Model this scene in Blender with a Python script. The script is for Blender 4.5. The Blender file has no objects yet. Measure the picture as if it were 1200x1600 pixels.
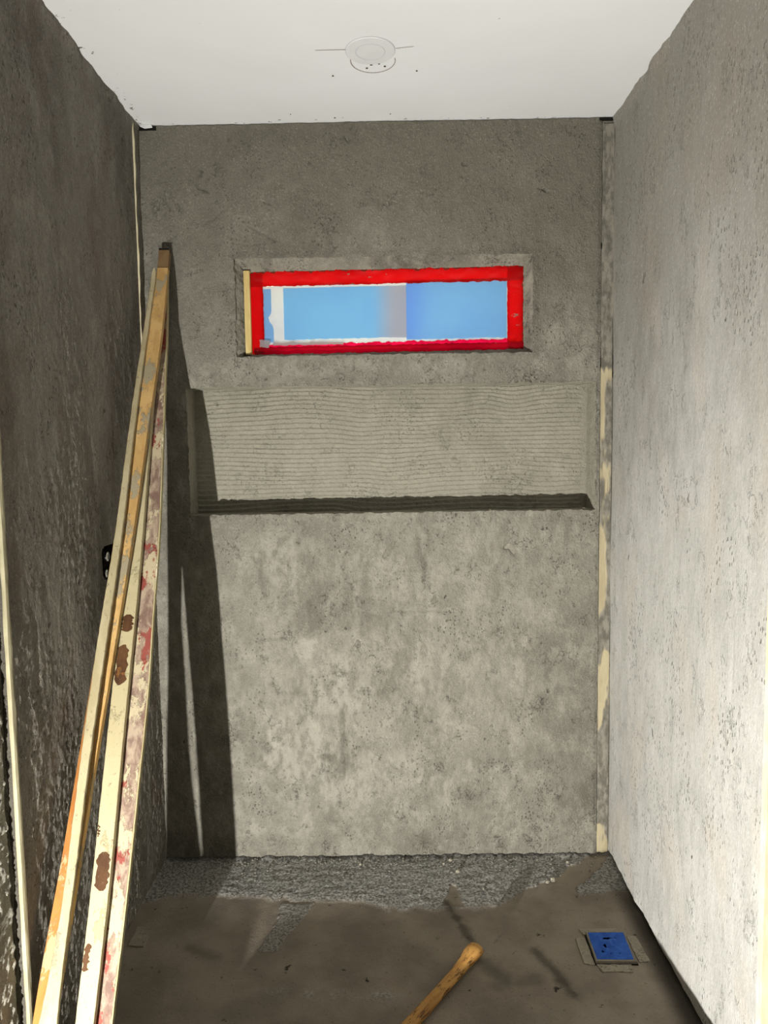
import bpy, math, random
import numpy as np
from mathutils import Matrix, Vector

# ------------------------------------------------------------------ camera, world, light, exposure
S = bpy.context.scene
COL = S.collection
CAM_H, YAW, PITCH, ROLL, FPX = 1.434304, -0.007939, 0.081331, -0.015018, 1143.0
cam_d = bpy.data.cameras.new('camera')
cam_d.sensor_fit = 'VERTICAL'; cam_d.sensor_height = 36.0; cam_d.sensor_width = 27.0
cam_d.lens = FPX/1600*36.0; cam_d.clip_start = 0.05
cam = bpy.data.objects.new('camera', cam_d); COL.objects.link(cam)
_f = Vector((math.sin(YAW)*math.cos(PITCH), math.cos(YAW)*math.cos(PITCH), -math.sin(PITCH)))
_r = Vector((math.cos(YAW), -math.sin(YAW), 0)); _u = _r.cross(_f)
_r2 = _r*math.cos(ROLL)+_u*math.sin(ROLL); _u2 = _u*math.cos(ROLL)-_r*math.sin(ROLL)
_m = Matrix((_r2, _u2, -_f)).transposed().to_4x4(); _m.translation = (0, -2.5, CAM_H)
cam.matrix_world = _m
S.camera = cam

W = bpy.data.worlds.new('daylight'); S.world = W; W.use_nodes = True
W.node_tree.nodes['Background'].inputs[0].default_value = (0.86, 0.95, 1.0, 1)
W.node_tree.nodes['Background'].inputs[1].default_value = 3.9

def lamp(name, kind, loc, energy, color, **kw):
    d = bpy.data.lights.new(name, kind); d.energy = energy; d.color = color
    for k, v in kw.items(): setattr(d, k, v)
    o = bpy.data.objects.new(name, d); COL.objects.link(o); o.location = loc
    return o
# a small work lamp standing low by the left wall just outside the alcove
_w = lamp('work_lamp', 'AREA', (-0.766, -2.337, 0.20), 100.0, (1.0, 0.985, 0.93), shape='DISK', size=0.024)
_w.rotation_euler = Vector((0.58, 0.64, 0.10)).to_track_quat('-Z', 'Y').to_euler()

S.view_settings.view_transform = 'Standard'; S.view_settings.look = 'None'
S.view_settings.exposure = 0.0; S.view_settings.gamma = 1.0; S.view_settings.use_curve_mapping = False

# ------------------------------------------------------------------ helpers
XL, XR, H = -0.814, 0.760, 2.520
rng = np.random.default_rng(7)

def lin(r, g, b):
    f = lambda c: (c/255/12.92) if c/255 <= .04045 else ((c/255+.055)/1.055)**2.4
    return (f(r), f(g), f(b), 1)

def vnoise(x, y, seed=0):
    xi = np.floor(x).astype(np.int64); yi = np.floor(y).astype(np.int64)
    fx = x-xi; fy = y-yi
    fx = fx*fx*(3-2*fx); fy = fy*fy*(3-2*fy)
    def h(a, b):
        n = (a*374761393 + b*668265263 + seed*974711) & 0xffffffff
        n = ((n ^ (n >> 13))*1274126177) & 0xffffffff
        n = (n ^ (n >> 16)) & 0xffff
        return n/32767.5-1
    return (h(xi, yi)*(1-fx)+h(xi+1, yi)*fx)*(1-fy)+(h(xi, yi+1)*(1-fx)+h(xi+1, yi+1)*fx)*fy

def fbm(x, y, octv=4, seed=0, gain=.5):
    s = 0; a = 1; t = 0
    for k in range(octv):
        s = s+a*vnoise(x*2**k, y*2**k, seed+k*17); t += a; a *= gain
    return s/t

def ss(a, b, x):
    t = np.clip((x-a)/(b-a), 0, 1); return t*t*(3-2*t)

def link(name, me, parent=None, mat=None, label=None, cat=None, group=None, kind=None):
    o = bpy.data.objects.new(name, me); COL.objects.link(o)
    if parent: o.parent = parent
    if mat and me: me.materials.append(mat)
    if label: o['label'] = label
    if cat: o['category'] = cat
    if group: o['group'] = group
    if kind: o['kind'] = kind
    return o

def thing(name, label, cat, loc=(0, 0, 0), group=None):
    o = link(name, None, label=label, cat=cat, group=group); o.location = loc
    return o

def grid_mesh(name, P, hole=None, attrs=None, smooth=True, flip=False):
    """P: (nv, nu, 3) points; hole: boolean (nv-1, nu-1) cells left out"""
    nv, nu = P.shape[:2]
    idx = np.arange(nv*nu).reshape(nv, nu)
    q = np.stack([idx[:-1, :-1], idx[:-1, 1:], idx[1:, 1:], idx[1:, :-1]], -1)
    if flip: q = q[..., ::-1]
    q = q.reshape(-1, 4)
    if hole is not None: q = q[~hole.reshape(-1)]
    used = np.unique(q); remap = np.zeros(nv*nu, int); remap[used] = np.arange(len(used)); q = remap[q]
    pts = P.reshape(-1, 3)[used]
    me = bpy.data.meshes.new(name)
    me.vertices.add(len(pts)); me.vertices.foreach_set('co', pts.astype(np.float32).ravel())
    me.loops.add(len(q)*4); me.loops.foreach_set('vertex_index', q.astype(np.int32).ravel())
    me.polygons.add(len(q)); me.polygons.foreach_set('loop_start', np.arange(0, len(q)*4, 4, dtype=np.int32))
    try: me.polygons.foreach_set('loop_total', np.full(len(q), 4, dtype=np.int32))
    except Exception: pass
    me.update(calc_edges=True)
    me.polygons.foreach_set('use_smooth', np.full(len(q), smooth))
    for k, v in (attrs or {}).items():
        a = me.attributes.new(k, 'FLOAT', 'POINT'); a.data.foreach_set('value', np.broadcast_to(v, (nv, nu)).reshape(-1)[used].astype(np.float32))
    me.update()
    return me

def poly_mesh(name, verts, faces, smooth=False):
    me = bpy.data.meshes.new(name); me.from_pydata([tuple(v) for v in verts], [], faces); me.update()
    if smooth: me.polygons.foreach_set('use_smooth', [True]*len(me.polygons))
    return me

def box_mesh(name, lo, hi, bevel=0.0):
    import bmesh
    bm = bmesh.new(); bmesh.ops.create_cube(bm, size=1)
    for v in bm.verts:
        v.co = Vector([(lo[i]+hi[i])/2+v.co[i]*(hi[i]-lo[i]) for i in range(3)])
    if bevel: bmesh.ops.bevel(bm, geom=bm.edges[:], offset=bevel, segments=2, affect='EDGES')
    me = bpy.data.meshes.new(name); bm.to_mesh(me); bm.free(); return me

def lathe_mesh(name, prof, n=48, axis='z', origin=(0, 0, 0)):
    vs = []; fs = []
    for (r, h) in prof:
        for k in range(n):
            a = 2*math.pi*k/n; p = (r*math.cos(a), r*math.sin(a), h)
            if axis == 'x': p = (p[2], p[0], p[1])
            vs.append((p[0]+origin[0], p[1]+origin[1], p[2]+origin[2]))
    for i in range(len(prof)-1):
        for k in range(n):
            a = i*n+k; b = i*n+(k+1) % n; fs.append((a, b, b+n, a+n))
    fs.append(tuple(range(n))[::-1]); fs.append(tuple((len(prof)-1)*n+k for k in range(n)))
    return poly_mesh(name, vs, fs, smooth=False)

# ------------------------------------------------------------------ materials
class NT:
    def __init__(s, name, rough=.9, spec=.15):
        s.m = bpy.data.materials.new(name); s.m.use_nodes = True; s.t = s.m.node_tree
        s.b = s.t.nodes['Principled BSDF']; s.out = s.t.nodes['Material Output']
        s.b.inputs['Roughness'].default_value = rough; s.b.inputs['Specular IOR Level'].default_value = spec
        tc = s.t.nodes.new('ShaderNodeTexCoord'); s.co = tc.outputs['Object']
    def n(s, typ, **kw):
        nd = s.t.nodes.new(typ)
        for k, v in kw.items(): setattr(nd, k, v)
        return nd
    def L(s, a, b): s.t.links.new(a, b)
    def mapc(s, sc, off=(0, 0, 0)):
        m = s.n('ShaderNodeMapping'); m.inputs['Scale'].default_value = sc; m.inputs['Location'].default_value = off
        s.L(s.co, m.inputs['Vector']); return m.outputs[0]
    def noise(s, scale, detail=5, rough=.55, sc=(1, 1, 1), off=(0, 0, 0), dist=0):
        nd = s.n('ShaderNodeTexNoise'); nd.inputs['Scale'].default_value = scale; nd.inputs['Detail'].default_value = detail
        nd.inputs['Roughness'].default_value = rough; nd.inputs['Distortion'].default_value = dist
        s.L(s.mapc(sc, off), nd.inputs['Vector']); return nd.outputs['Fac']
    def ramp(s, f, a, b, lo=0.0, hi=1.0):
        nd = s.n('ShaderNodeMapRange'); nd.interpolation_type = 'SMOOTHSTEP'
        s.L(f, nd.inputs[0])
        for i, v in zip((1, 2, 3, 4), (a, b, lo, hi)): nd.inputs[i].default_value = v
        return nd.outputs[0]
    def mul(s, a, b, op='MULTIPLY'):
        nd = s.n('ShaderNodeMath', operation=op)
        for i, v in enumerate((a, b)):
            if isinstance(v, (int, float)): nd.inputs[i].default_value = v
            else: s.L(v, nd.inputs[i])
        return nd.outputs[0]
    def mix(s, f, a, b):
        nd = s.n('ShaderNodeMix', data_type='RGBA')
        if isinstance(f, (int, float)): nd.inputs[0].default_value = f
        else: s.L(f, nd.inputs[0])
        for i, v in ((6, a), (7, b)):
            if isinstance(v, tuple): nd.inputs[i].default_value = v
            else: s.L(v, nd.inputs[i])
        return nd.outputs[2]
    def attr(s, name):
        nd = s.n('ShaderNodeAttribute'); nd.attribute_name = name; return nd.outputs['Fac']
    def bump(s, h, dist, strength=1.0, prev=None):
        nd = s.n('ShaderNodeBump'); nd.inputs['Distance'].default_value = dist; nd.inputs['Strength'].default_value = strength
        s.L(h, nd.inputs['Height'])
        if prev: s.L(prev, nd.inputs['Normal'])
        return nd.outputs[0]
    def fin(s, col=None, nrm=None):
        if col is not None:
            if isinstance(col, tuple): s.b.inputs['Base Color'].default_value = col
            else: s.L(col, s.b.inputs['Base Color'])
        if nrm is not None: s.L(nrm, s.b.inputs['Normal'])
        return s.m

def mortar(name, dark, mid, light, stretch=(1, 1, 1), pit=.5, fine=.0012, big=.004, light_bias=0.5, stain_shade=False, streak=0, crack=26, crackamt=.6, top_tone=None, seed=0, warm=None):
    m = NT(name, .92, .12)
    off = (seed*3.1, seed*1.7, seed*2.3)
    n1 = m.noise(3.2, 7, .58, stretch, off, .15)
    n2 = m.noise(15, 9, .74, stretch, off, .1)
    n3 = m.noise(70, 4, .6, stretch, off)
    c = m.mix(m.ramp(n1, .25, .55), dark, mid)
    c = m.mix(m.mul(m.ramp(n2, light_bias-.08, light_bias+.2), .6), c, light)
    c = m.mix(m.mul(m.ramp(m.noise(55, 6, .75, stretch, off), .53, .66), .35), c, dark)
    if warm: c = m.mix(m.mul(m.ramp(m.noise(4.5, 6, .6, stretch, (9, 4, seed), .5), .5, .68), .6), c, warm)
    c = m.mix(m.mul(m.ramp(n3, .5, .72), .28), c, dark)
    # sand grains and pin holes
    v = m.n('ShaderNodeTexVoronoi'); v.inputs['Scale'].default_value = 95; m.L(m.mapc(stretch, off), v.inputs['Vector'])
    msk = m.ramp(m.noise(7, 5, .65, stretch, (seed+5, 2, 8)), .47, .66)
    pits = m.mul(m.ramp(v.outputs['Distance'], .16, .30, 1, 0), msk)
    v2 = m.n('ShaderNodeTexVoronoi'); v2.inputs['Scale'].default_value = 26; v2.inputs['Randomness'].default_value = 1
    wv = m.n('ShaderNodeVectorMath', operation='ADD'); m.L(m.mapc(stretch, off), wv.inputs[0])
    nn = m.n('ShaderNodeTexNoise'); nn.inputs['Scale'].default_value = 60; m.L(m.co, nn.inputs['Vector'])
    sc = m.n('ShaderNodeVectorMath', operation='SCALE'); sc.inputs['Scale'].default_value = .035; m.L(nn.outputs['Color'], sc.inputs[0])
    m.L(sc.outputs[0], wv.inputs[1]); m.L(wv.outputs[0], v2.inputs['Vector'])
    msk2 = m.ramp(m.noise(9, 3, .5, (1, 1, 1), (seed, 7, 1)), .58, .70)
    holes = m.mul(m.ramp(v2.outputs['Distance'], .10, .2, 1, 0), msk2)
    c = m.mix(m.mul(pits, pit), c, tuple(x*.38 for x in dark[:3])+(1,))
    c = m.mix(m.mul(holes, min(1, pit*1.3)), c, tuple(x*.3 for x in dark[:3])+(1,))
    nz = m.noise(crack, 5, .62, stretch, (seed+11, 3, 5)); ab = m.mul(m.mul(nz, -.5, 'ADD'), 0, 'ADD')
    nd = m.n('ShaderNodeMath', operation='ABSOLUTE'); m.L(ab, nd.inputs[0])
    ck = m.mul(m.ramp(nd.outputs[0], .003, .013, 1, 0), m.ramp(m.noise(13, 4, .6, stretch, (seed+2, 9, 1)), .52, .62))
    c = m.mix(m.mul(ck, crackamt), c, tuple(x*.35 for x in dark[:3])+(1,))
    if top_tone:  # tone turns darker and browner towards the top, with a noisy boundary
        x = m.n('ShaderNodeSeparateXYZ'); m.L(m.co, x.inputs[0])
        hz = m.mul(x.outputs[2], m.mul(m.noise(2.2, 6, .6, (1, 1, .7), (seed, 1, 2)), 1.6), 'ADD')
        dm = m.mul(m.ramp(hz, top_tone[1]+.8, top_tone[2]+.8), .8)
        c = m.mix(dm, c, top_tone[0])
    gr = m.noise(240, 3, .7, stretch, off)
    c = m.mix(m.mul(m.ramp(gr, .56, .70), .45), c, tuple(x*.6 for x in dark[:3])+(1,))
    c = m.mix(m.mul(m.ramp(gr, .44, .32), .35), c, tuple(min(1, x*1.25) for x in light[:3])+(1,))
    if stain_shade:
        c = m.mix(m.attr('stain_shade'), c, dark)
        c = m.mix(m.attr('pale'), c, light)
    hgt = m.mul(n3, m.mul(m.noise(150, 4, .65, (1, 1, max(.6, stretch[2]))), .9), 'ADD')
    b = m.bump(hgt, fine*2)
    b = m.bump(n2, big, 1, b)
    hp = m.mul(m.mul(m.mul(pits, holes, 'MAXIMUM'), m.mul(ck, .5), 'MAXIMUM'), -1.0)
    b = m.bump(hp, .003, 1, b)
    if streak:
        st = m.noise(60, 4, .6, (1, 1, .05)); b = m.bump(st, streak, 1, b)
    return m.fin(c, b)

D1, M1, L1 = lin(104, 101, 92), lin(138, 135, 123), lin(186, 182, 166)
mat_back = mortar('mortar_back', lin(106, 102, 92), lin(136, 132, 121), lin(174, 170, 157), (1, 1, .8), .6, fine=.0022, big=.006, stain_shade=True, light_bias=.5, seed=1, crackamt=.6, top_tone=(lin(112, 107, 96), 1.55, 2.4))
mat_left = mortar('mortar_left', lin(116, 110, 101), lin(156, 150, 139), lin(192, 186, 173), (1, 1, .6), .8, fine=.008, big=.006, crackamt=.7, seed=2, light_bias=.55, streak=.0015, warm=lin(138, 124, 112))
mat_right = mortar('mortar_right', lin(160, 158, 152), lin(183, 181, 175), lin(202, 200, 195), (1, 1, .5), .6, crackamt=.25, top_tone=(lin(134, 129, 118), 1.15, 2.25),  fine=.0007, big=.003, seed=3, light_bias=.45, warm=lin(196, 186, 175))
mat_rough = mortar('mortar_scratch_coat', lin(160, 155, 142), lin(196, 191, 176), lin(224, 220, 204), (1, 1, 1), .5, fine=.006, big=.02, seed=4)
mat_plain = mortar('mortar_plain', lin(100, 97, 88), lin(134, 130, 118), lin(170, 166, 152), (1, 1, .7), .35, seed=5)
mat_dark = mortar('mortar_fresh', lin(66, 62, 56), lin(82, 78, 70), lin(98, 92, 84), (1, 1, 1), .4, seed=6)
mat_niche = mortar('mortar_combed', lin(132, 128, 115), lin(152, 148, 134), lin(168, 164, 149), (1, 1, 1), .15, fine=.0014, big=.002, seed=7, crackamt=0)

def floor_mat():
    m = NT('mortar_floor', .85, .2)
    w = m.attr('fresh_shade')
    n1 = m.noise(5, 7, .6); n2 = m.noise(60, 5, .7)
    n2 = m.noise(130, 5, .7)
    c_dry = m.mix(m.ramp(n2, .38, .62), lin(112, 110, 106), lin(196, 194, 188))
    c_fresh_shade = m.mix(m.ramp(n1, .35, .65), lin(132, 123, 111), lin(156, 146, 132))
    c_fresh_shade = m.mix(m.mul(m.ramp(m.noise(120, 4, .6), .6, .7), .5), c_fresh_shade, lin(72, 66, 58))
    c_fresh_shade = m.mix(m.ramp(m.noise(22, 6, .65, (1, 1, 1), (3, 1, 0)), .64, .70), c_fresh_shade, lin(58, 52, 45))
    c = m.mix(w, c_dry, c_fresh_shade)
    c = m.mix(m.attr('grime_shade'), c, lin(38, 35, 31))
    dry = m.mul(m.mul(w, -1.0), 1.0, 'ADD')
    h = m.mul(n2, m.mul(dry, 1.0), 'MULTIPLY')
    b = m.bump(h, .007); b = m.bump(m.noise(160, 3), .0015, 1, b)
    return m.fin(c, b)
mat_floor = floor_mat()

def ceil_mat():
    m = NT('ceiling_paint', .8, .1)
    c = m.mix(m.ramp(m.noise(1.3, 4), .35, .7), lin(234, 235, 236), lin(240, 241, 242))
    e = m.attr('edge')
    sp = m.ramp(m.mul(m.noise(42, 5, .7, (.8, 1, 1)), m.mul(e, .13), 'ADD'), .72, .75)
    c = m.mix(sp, c, lin(105, 102, 92))
    return m.fin(c, m.bump(m.noise(30, 4), .0006))
mat_ceil = ceil_mat()

def simple(name, col, col2=None, rough=.7, spec=.2, scale=20, sc=(1, 1, 1), bmp=.0005, metal=0):
    m = NT(name, rough, spec); m.b.inputs['Metallic'].default_value = metal
    n = m.noise(scale, 6, .6, sc)
    return m.fin(m.mix(m.ramp(n, .35, .65), col, col2 or col), m.bump(n, bmp))
mat_white = simple('white_plastic', lin(226, 227, 228), lin(230, 231, 231), .5)
mat_ring = simple('pale_ring', lin(205, 206, 210))
mat_pencil = simple('pencil_line', lin(140, 120, 118), lin(165, 150, 146))
mat_hole = simple('dark_hole', lin(70, 52, 45), lin(95, 75, 66))
mat_black = simple('dark_gap', lin(22, 20, 18))
mat_cream = simple('cream_bead', lin(226, 216, 184), lin(206, 196, 164), .6, scale=40, sc=(1, 1, .3))
mat_bead = simple('left_cream_bead', lin(178, 170, 140), lin(158, 150, 122), .7, scale=40, sc=(1, 1, .3))
mat_wall_paint = simple('room_paint', lin(92, 89, 82), lin(104, 101, 93))
mat_chrome = simple('chrome', lin(225, 225, 225), rough=.18, metal=1, bmp=0)
mat_brass = simple('valve_body', lin(150, 140, 118), lin(110, 102, 88), rough=.35, metal=1)

def translucent(name, col, frac=.5, col2=None, ramp=None, rough=.5, smear=0):
    m = NT(name); t = m.t; t.nodes.remove(m.b)
    c = None
    if ramp is not None:
        x = m.n('ShaderNodeSeparateXYZ'); m.L(m.co, x.inputs[0])
        c = m.mix(m.ramp(x.outputs[0], ramp[0], ramp[1]), col, col2)
    elif col2: c = m.mix(m.ramp(m.noise(6, 3, .5), .4, .65), col, col2)
    if smear:
        src = c if c is not None else col
        c = m.mix(m.ramp(m.noise(45, 6, .7, (.5, 1, 1)), .64, .70), src, lin(120, 100, 90))
    d = m.n('ShaderNodeBsdfDiffuse'); tr = m.n('ShaderNodeBsdfTranslucent'); g = m.n('ShaderNodeBsdfGlossy'); g.inputs['Roughness'].default_value = .25
    for nd in (d, tr):
        if c is not None: m.L(c, nd.inputs[0])
        else: nd.inputs[0].default_value = col
    mx = m.n('ShaderNodeMixShader'); mx.inputs[0].default_value = frac; m.L(d.outputs[0], mx.inputs[1]); m.L(tr.outputs[0], mx.inputs[2])
    m2 = m.n('ShaderNodeMixShader'); m2.inputs[0].default_value = .03; m.L(mx.outputs[0], m2.inputs[1]); m.L(g.outputs[0], m2.inputs[2])
    m.L(m2.outputs[0], m.out.inputs[0]); return m.m

# ------------------------------------------------------------------ structure: back wall
def lines(a, b, step): return np.linspace(a, b, max(2, int(round((b-a)/step))+1))
NX0, NX1, NZ0, NZ1, ND = -0.684, 0.700, 1.228, 1.661, 0.108      # niche
WX0, WX1, WZ0, WZ1 = -0.508, 0.488, 1.763, 2.085                  # window opening in the mortar
xs = np.concatenate([lines(-.83, NX0, .0045)[:-1], lines(NX0, WX0, .0045)[:-1], lines(WX0, WX1, .0045)[:-1], lines(WX1, NX1, .0045)[:-1], lines(NX1, .7165, .0035)])
zs = np.concatenate([lines(-.01, NZ0, .0045)[:-1], lines(NZ0, NZ1, .0045)[:-1], lines(NZ1, WZ0, .004)[:-1], lines(WZ0, WZ1, .0045)[:-1], lines(WZ1, 2.518, .0045)])
X, Z = np.meshgrid(xs, zs)

def creases(X, Z, items):
    h = np.zeros_like(X)
    for (x0, z0, x1, z1, w, d) in items:
        dx, dz = x1-x0, z1-z0; L2 = dx*dx+dz*dz
        t = np.clip(((X-x0)*dx+(Z-z0)*dz)/L2, 0, 1)
        dd = np.hypot(X-(x0+t*dx)+.004*vnoise(X*60, Z*60, 5), Z-(z0+t*dz)+.004*vnoise(X*60, Z*60, 9))
        h += d*np.exp(-(dd/w)**2)
    return h

def nearrect(X, Z, x0, x1, z0, z1):
    dx = np.maximum(np.maximum(x0-X, X-x1), 0); dz = np.maximum(np.maximum(z0-Z, Z-z1), 0)
    return np.hypot(dx, dz)
relief = .0035*fbm(X*5, Z*4, 4, 1)+.0012*fbm(X*26, Z*20, 4, 2, .6)
relief += .0012*np.maximum(0, fbm(X*45, Z*30, 3, 3)-.15)*2
relief += 1.8*creases(X, Z, [(-.003, .887, .197, .884, .004, .004), (-.422, .606, -.209, .590, .004, .003), (-.46, .79, -.35, .80, .006, .003),
                         (-.165, .557, -.169, .302, .006, .0035), (.405, 1.11, .43, 1.085, .009, .009), (.395, 1.10, .44, 1.108, .004, .006),
                         (.30, .35, .52, .33, .01, .003), (.12, 1.05, .10, 1.14, .012, .004), (-.02, 1.08, .02, 1.13, .006, .006), (-.10, .84, -.12, .94, .004, .003),
                         (.51, 2.30, .54, 2.285, .003, .006), (-.62, 2.32, -.585, 2.30, .004, .005), (-.45, 2.19, -.37, 2.14, .004, .004),
                         (-.53, 2.25, -.60, 2.20, .003, .003), (-.13, 2.475, -.12, 2.465, .006, .007), (.45, 1.645, .50, 1.65, .005, .008)])
dn = nearrect(X, Z, NX0, NX1, NZ0, NZ1); dw = nearrect(X, Z, WX0, WX1, WZ0, WZ1)
dr = .7165-X
lip = np.exp(-(dw/.016)**2)*(.004+.004*fbm(X*60, Z*60, 3, 8))+np.exp(-(dn/.010)**2)*.005*fbm(X*80, Z*80, 3, 11)
Y = relief-lip*1.0
Y = Y+.004*np.exp(-(dr/.008)**2)+.004*np.exp(-((2.515-Z)/.01)**2)*fbm(X*40, Z*3, 3, 5)
# ragged in-plane edges at the two openings and round the border
jx = .005*fbm(X*55, Z*55, 4, 31, .65); jz = .0055*fbm(X*48, Z*48, 4, 37, .65)
ed = np.maximum(np.exp(-(dn/.006)**2), np.exp(-(dw/.006)**2))
Xd = X+jx*ed+.0018*fbm(X*3, Z*40, 3, 71)*np.exp(-(dr/.004)**2); Zd = Z+jz*ed
Zd = Zd-.004*np.abs(fbm(X*30, Z*0, 4, 77))*(Z > 2.515)
cx = (xs[:-1]+xs[1:])/2; cz = (zs[:-1]+zs[1:])/2; CX, CZ = np.meshgrid(cx, cz)
hole = ((CX > NX0) & (CX < NX1) & (CZ > NZ0) & (CZ < NZ1)) | ((CX > WX0) & (CX < WX1) & (CZ > WZ0) & (CZ < WZ1))
# stains, painted lath shade and pale dry patches with their own shapes
def blob(X, Z, x, z, rx, rz, s=0):
    d = np.hypot((X-x)/rx, (Z-z)/rz)+.55*fbm(X*9, Z*9, 4, s); return ss(1.25, .55, d)
stain_shade = np.zeros_like(X)
for i, (x, z, rx, rz, a) in enumerate([(.12, 1.10, .03, .12, .7), (-.02, 1.12, .03, .06, .5), (.10, .92, .10, .035, .55), (-.28, .88, .09, .07, .45), (-.08, .83, .10, .05, .5),
        (-.17, .45, .018, .16, .55), (-.36, .62, .10, .03, .4), (-.06, .66, .08, .05, .4), (.45, .95, .14, .3, .2), (.62, .7, .10, .5, .15), (.5, .35, .14, .05, .4),
        (-.45, 1.0, .06, .1, .5), (.3, .75, .12, .08, .3), (.2, .6, .2, .06, .3), (-.6, 2.25, .1, .15, .35), (-.1, 2.48, .6, .03, .4), (.05, 1.75, .7, .02, .3), (.58, 1.2, .1, .1, .4), (-.72, 1.0, .1, 1.2, .5)]):  # the last, tall one deepens the laths' shadow by colour
    stain_shade = np.maximum(stain_shade, a*blob(X, Z, x, z, rx, rz, 100+i))
stain_shade *= ss(-.35, .4, fbm(X*38, Z*12, 5, 60, .65))
pale = np.zeros_like(X)
for i, (x, z, rx, rz, a) in enumerate([(0, .75, .62, .5, .38), (-.35, 1.08, .14, .12, .7), (.08, .9, .13, .05, .6), (-.2, .62, .16, .12, .75), (.1, .68, .16, .1, .7), (-.33, .4, .2, .14, .8),
        (.05, .3, .4, .1, .6), (-.27, .76, .1, .05, .9), (.3, 1.05, .12, .1, .5), (-.1, 1.02, .1, .12, .5), (.2, .45, .25, .06, .45), (-.1, 1.72, .6, .03, .5), (-.5, .15, .3, .08, .4), (.6, .4, .05, .03, .4)]):
    pale = np.maximum(pale, a*blob(X, Z, x, z, rx, rz, 200+i))
pale *= .85*ss(-.35, .25, fbm(X*22, Z*9, 5, 61, .65))*ss(-.45, .2, fbm(X*60, Z*30, 4, 66, .6))
me = grid_mesh('wall_back', np.stack([Xd, Y, Zd], -1), hole, dict(stain_shade=stain_shade, pale=pale))
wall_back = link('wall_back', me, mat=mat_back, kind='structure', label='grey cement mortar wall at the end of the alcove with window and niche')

# backing masonry behind the mortar
for k, (lo, hi) in enumerate([((-.95, .13, -.05), (.9, .22, 1.760)), ((-.95, .13, 2.062), (.9, .22, 2.6)), ((-.95, .13, 1.760), (-.476, .22, 2.062)), ((.464, .13, 1.760), (.9, .22, 2.062)),
                              ((-.95, .008, 2.10), (.9, .14, 2.6)), ((-.95, .008, 1.675), (.9, .14, 1.750)), ((-.95, .008, -.05), (.9, .14, 1.21)), ((.71, .008, 1.2), (.9, .14, 2.12)), ((-.95, .008, 1.2), (-.70, .14, 2.12)),
                              ((-.70, .012, 1.74), (-.53, .14, 2.11)), ((.51, .012, 1.74), (.71, .14, 2.11))]):
    link('masonry', box_mesh('masonry', lo, hi), wall_back, mat_plain)

# ---- niche with combed thin-set mortar
def comb(U, V, seed=0, pitch=.0158, A=.0034):
    """U along, V across; returns protrusion of a trowel-combed face"""
    w = V+.016*vnoise(U*3.2, V*5, seed)+.016*vnoise(U*9, V*10, seed+3)*ss(0, 1, np.abs(vnoise(U*2, V*3, seed+8)))+.0012*fbm(U*90, V*40, 2, seed+5)
    f = np.mod(w/pitch, 1.0)
    r = np.where(f < .80, (f/.80)**1.2, 1-(f-.80)/.20)
    amp = .75+.45*fbm(U*9, V*12, 3, seed+9)
    return A*r*np.clip(amp, .15, 1.2)+.0008*fbm(U*120, V*120, 2, seed+12)
ux = lines(NX0-.004, NX1+.004, .003); uz = lines(NZ0-.004, NZ1+.004, .0018)
U, V = np.meshgrid(ux, uz)
pr = comb(U, V+.03*np.exp(-((U-.62)/.06)**2)*0, 3)
edge = ss(.006, .03, NX1-U)
vert = .003*np.abs(np.sin((U-NX1)*2*math.pi/.012))*(1-ss(.0, .022, NX1-U))
pr = pr*edge+vert
top_in = ss(0, .03, NZ1-V)
P = np.stack([U, ND-pr-.004*fbm(U*4, V*4, 2, 50), V], -1)
niche = link('trim_1', grid_mesh('niche', P), mat=mat_niche, kind='structure', label='long recessed wall niche lined with combed mortar ridges')
def reveal(name, fixed, axis, a0, a1, d0, d1, sgn, seed, ridg=.0028):
    a = lines(a0, a1, .0035); d = lines(d0, d1, .0016)
    A_, D_ = np.meshgrid(a, d)
    h = comb(A_, D_, seed, .0135, ridg)*ss(-.004, .012, D_)+.002*fbm(A_*20, D_*30, 3, seed)
    if axis == 'x': P = np.stack([A_, D_, fixed+sgn*h], -1)
    else: P = np.stack([fixed+sgn*h, D_, A_], -1)
    return grid_mesh(name, P, flip=(sgn > 0) == (axis == 'x'))
link('niche_sill', reveal('niche_sill', NZ0-.003, 'x', NX0-.004, NX1+.004, .001, ND+.003, 1, 21), niche, mat_niche)
link('niche_head', reveal('niche_head', NZ1+.003, 'x', NX0-.004, NX1+.004, .001, ND+.003, -1, 22), niche, mat_niche)
link('niche_side', reveal('niche_side', NX0-.003, 'z', NZ0-.004, NZ1+.004, .001, ND+.003, 1, 23), niche, mat_niche)
link('niche_side', reveal('niche_side', NX1+.003, 'z', NZ0-.004, NZ1+.004, .001, ND+.003, -1, 24), niche, mat_niche)
# mortar crumbs on the niche sill
for k, (x, s) in enumerate([(.345, .006), (.535, .004), (.665, .007), (-.3, .004), (.1, .003)]):
    a = lathe_mesh('mortar_crumb', [(s*.5, 0), (s, s*.5), (s*.6, s*1.1), (s*.2, s*1.3)], 7, origin=(x, .012, NZ0-.001))
    link('mortar_crumb', a, niche, mat_cream if k < 1 else mat_niche)

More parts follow.
